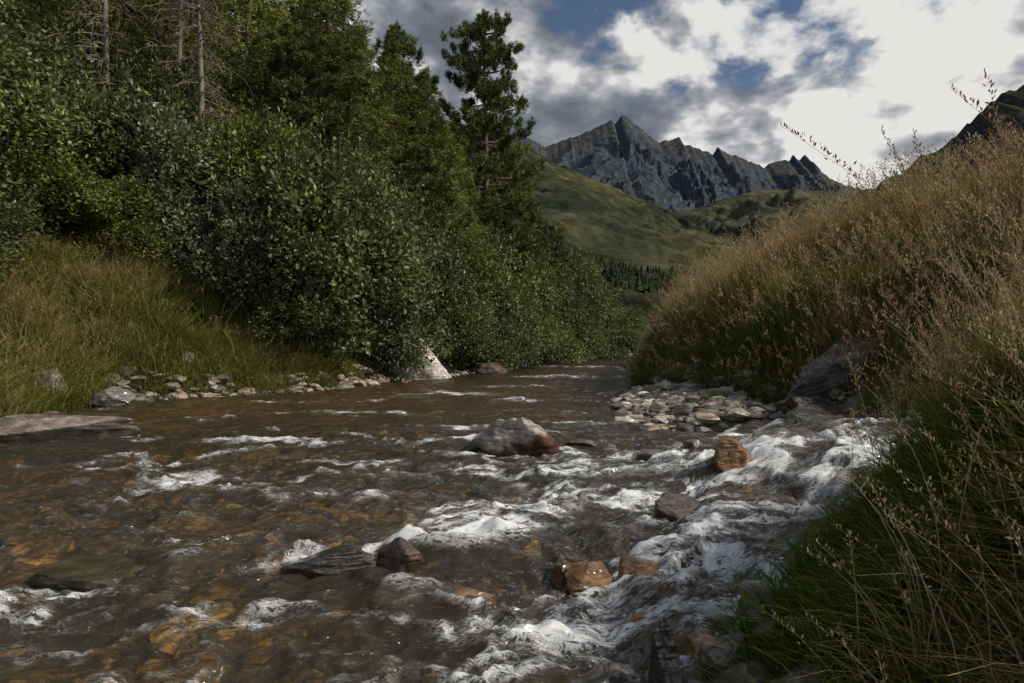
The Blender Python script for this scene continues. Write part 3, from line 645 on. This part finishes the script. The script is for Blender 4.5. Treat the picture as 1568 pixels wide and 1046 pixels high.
def W(pts,d): return [((a-784)*d/1045.,(510-b)*d/1045.+1.3) for a,b in pts]
MT=[(300,330),(700,260),(790,205),(835,228),(870,214),(905,200),(928,192),(936,187),(941,194),(950,180),(960,183),(975,196),(985,205),(1008,220),(1028,217),(1037,212),(1048,224),(1083,235),(1090,238),(1098,227),(1112,237),(1135,245),(1168,257),(1184,251),(1200,246),(1206,248),(1212,240),(1220,244),(1230,237),(1240,248),(1248,262),(1270,275),(1300,287),(1360,300),(1450,290),(1600,250),(1800,250)]
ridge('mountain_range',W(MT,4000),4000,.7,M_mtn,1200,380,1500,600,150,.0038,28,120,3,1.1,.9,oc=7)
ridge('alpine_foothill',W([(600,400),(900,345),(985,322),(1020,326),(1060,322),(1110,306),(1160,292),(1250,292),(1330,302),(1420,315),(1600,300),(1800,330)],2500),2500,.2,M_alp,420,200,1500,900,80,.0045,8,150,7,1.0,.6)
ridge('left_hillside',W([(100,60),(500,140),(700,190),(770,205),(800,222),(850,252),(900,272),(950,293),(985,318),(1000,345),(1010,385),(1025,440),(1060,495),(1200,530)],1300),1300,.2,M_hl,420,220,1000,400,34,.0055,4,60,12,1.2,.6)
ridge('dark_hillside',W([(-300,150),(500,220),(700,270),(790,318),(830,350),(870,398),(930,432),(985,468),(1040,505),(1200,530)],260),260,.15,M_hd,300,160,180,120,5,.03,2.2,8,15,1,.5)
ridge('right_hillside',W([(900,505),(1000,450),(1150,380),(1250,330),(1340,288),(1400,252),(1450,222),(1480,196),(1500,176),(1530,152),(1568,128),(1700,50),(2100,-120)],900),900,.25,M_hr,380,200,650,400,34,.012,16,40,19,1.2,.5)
def distant():
    mb=MB()
    bpy.context.view_layer.update()
    hl=bpy.data.objects['dark_hillside']; l2=bpy.data.objects['left_hillside']
    L=[]
    def tryput(o,x,y,h):
        hit,loc,_,_=o.ray_cast((x,y,3000),(0,0,-1))
        if hit and loc[2]>0: L.append((x,y,loc[2],h))
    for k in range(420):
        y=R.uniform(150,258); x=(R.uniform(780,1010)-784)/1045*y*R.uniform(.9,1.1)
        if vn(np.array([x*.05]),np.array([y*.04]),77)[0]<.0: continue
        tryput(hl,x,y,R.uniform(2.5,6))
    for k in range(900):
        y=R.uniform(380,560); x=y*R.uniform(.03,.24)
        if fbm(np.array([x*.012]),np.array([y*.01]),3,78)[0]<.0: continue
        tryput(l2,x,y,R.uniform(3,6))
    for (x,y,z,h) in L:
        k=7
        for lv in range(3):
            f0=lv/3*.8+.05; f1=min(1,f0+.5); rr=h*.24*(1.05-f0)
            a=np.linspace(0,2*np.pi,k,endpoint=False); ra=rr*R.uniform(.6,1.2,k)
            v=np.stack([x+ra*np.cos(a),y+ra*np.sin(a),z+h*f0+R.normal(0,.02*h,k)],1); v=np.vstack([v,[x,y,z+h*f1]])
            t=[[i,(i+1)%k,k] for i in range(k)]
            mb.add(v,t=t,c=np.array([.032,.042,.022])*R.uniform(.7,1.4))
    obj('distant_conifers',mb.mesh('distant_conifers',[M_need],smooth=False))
distant()

# ---------------------------------------------------------------- light & sky
SE=radians(42); saz=radians(100)
sd=np.array([math.sin(saz)*math.cos(SE), math.cos(saz)*math.cos(SE), math.sin(SE)])
import mathutils
sl=bpy.data.lights.new('sun','SUN'); sl.energy=4.4; sl.angle=radians(.5); sl.color=(1,.91,.77)
so=bpy.data.objects.new('sun',sl); COL.objects.link(so)
so.rotation_euler=mathutils.Vector(sd).to_track_quat('Z','Y').to_euler()
w=bpy.data.worlds.new('World'); SC.world=w; w.use_nodes=True; nt=w.node_tree; nt.nodes.clear(); L=nt.links.new
STR=.07
out=nt.nodes.new('ShaderNodeOutputWorld'); bg=nt.nodes.new('ShaderNodeBackground'); bg.inputs[1].default_value=STR; L(bg.outputs[0],out.inputs[0])
sky=nt.nodes.new('ShaderNodeTexSky'); sky.sky_type='NISHITA'; sky.sun_disc=False; sky.sun_elevation=SE; sky.sun_rotation=saz; sky.altitude=1600; sky.air_density=1.0; sky.dust_density=1.0
tc=nt.nodes.new('ShaderNodeTexCoord')
def M(op,a=None,b=None,c=None):
    n=N(nt,'ShaderNodeMath',operation=op)
    for i,v in enumerate((a,b,c)):
        if v is None: continue
        if isinstance(v,(int,float)): n.inputs[i].default_value=v
        else: L(v,n.inputs[i])
    return n.outputs[0]
def noise(s,d,r,dist,off=(0,0,0)):
    mp=N(nt,'ShaderNodeMapping'); mp.inputs['Location'].default_value=off; mp.inputs['Scale'].default_value=(1,1,1.7); L(tc.outputs['Generated'],mp.inputs[0])
    n=N(nt,'ShaderNodeTexNoise',i_Scale=s,i_Detail=d,i_Roughness=r,i_Distortion=dist); L(mp.outputs[0],n.inputs['Vector']); return n.outputs[0]
n1=noise(5.6,8.,.56,.15,(3.1,1.7,0)); n1b=noise(5.6,4.,.56,.15,(3.065,1.7,-.06)); n2=noise(2.2,1.,.5,0,(7,2,0))
def blob(px,py,k,amp):
    d=mathutils.Vector(((px-784)/1045,1,(510-py)/1045)).normalized()
    dn=N(nt,'ShaderNodeVectorMath',operation='DOT_PRODUCT'); L(tc.outputs['Generated'],dn.inputs[0]); dn.inputs[1].default_value=d
    return M('MULTIPLY',M('EXPONENT',M('MULTIPLY',M('SUBTRACT',dn.outputs['Value'],1.0),k)),amp)
bias=M('ADD',M('ADD',blob(740,130,35,.18),M('ADD',blob(1200,90,80,-.13),blob(880,10,140,-.10))),M('ADD',blob(1480,10,90,.10),M('ADD',blob(1000,190,220,.13),blob(1290,240,120,.20))))
dens=M('ADD',n1,bias)
mr=N(nt,'ShaderNodeMapRange',interpolation_type='SMOOTHSTEP'); mr.inputs[1].default_value=.465; mr.inputs[2].default_value=.575; L(dens,mr.inputs[0])
lit=M('ADD',M('MULTIPLY',M('SUBTRACT',n1,n1b),5.0),M('ADD',.76,M('MULTIPLY',M('SUBTRACT',n2,.5),.8)))
thick=M('MULTIPLY',M('SUBTRACT',dens,.55),-1.6)
lv=M('ADD',M('ADD',lit,thick),M('ADD',M('ADD',blob(1320,220,30,.42),blob(1500,20,60,.15)),blob(740,90,22,-.15)))
rc=ramp(nt,[(.0,(.13,.145,.175)),(.4,(.21,.225,.265)),(.7,(.39,.40,.425)),(1.0,(.78,.77,.75))]); L(lv,rc.inputs[0])
sc_=N(nt,'ShaderNodeVectorMath',operation='SCALE'); L(rc.outputs[0],sc_.inputs[0]); sc_.inputs['Scale'].default_value=1/STR
mx=mixc(nt); L(mr.outputs[0],mx.inputs[0]); L(sky.outputs[0],mx.inputs[6]); L(sc_.outputs[0],mx.inputs[7]); L(mx.outputs[2],bg.inputs[0])

# ---------------------------------------------------------------- camera
cam=bpy.data.cameras.new('camera'); cam.lens=24; cam.sensor_width=36; cam.clip_end=20000; cam.clip_start=.05
co=bpy.data.objects.new('camera',cam); COL.objects.link(co); co.location=(0,0,1.3); co.rotation_euler=(radians(90-.72),0,0)
SC.camera=co
SC.view_settings.view_transform='Standard'; SC.view_settings.look='None'; SC.view_settings.exposure=0
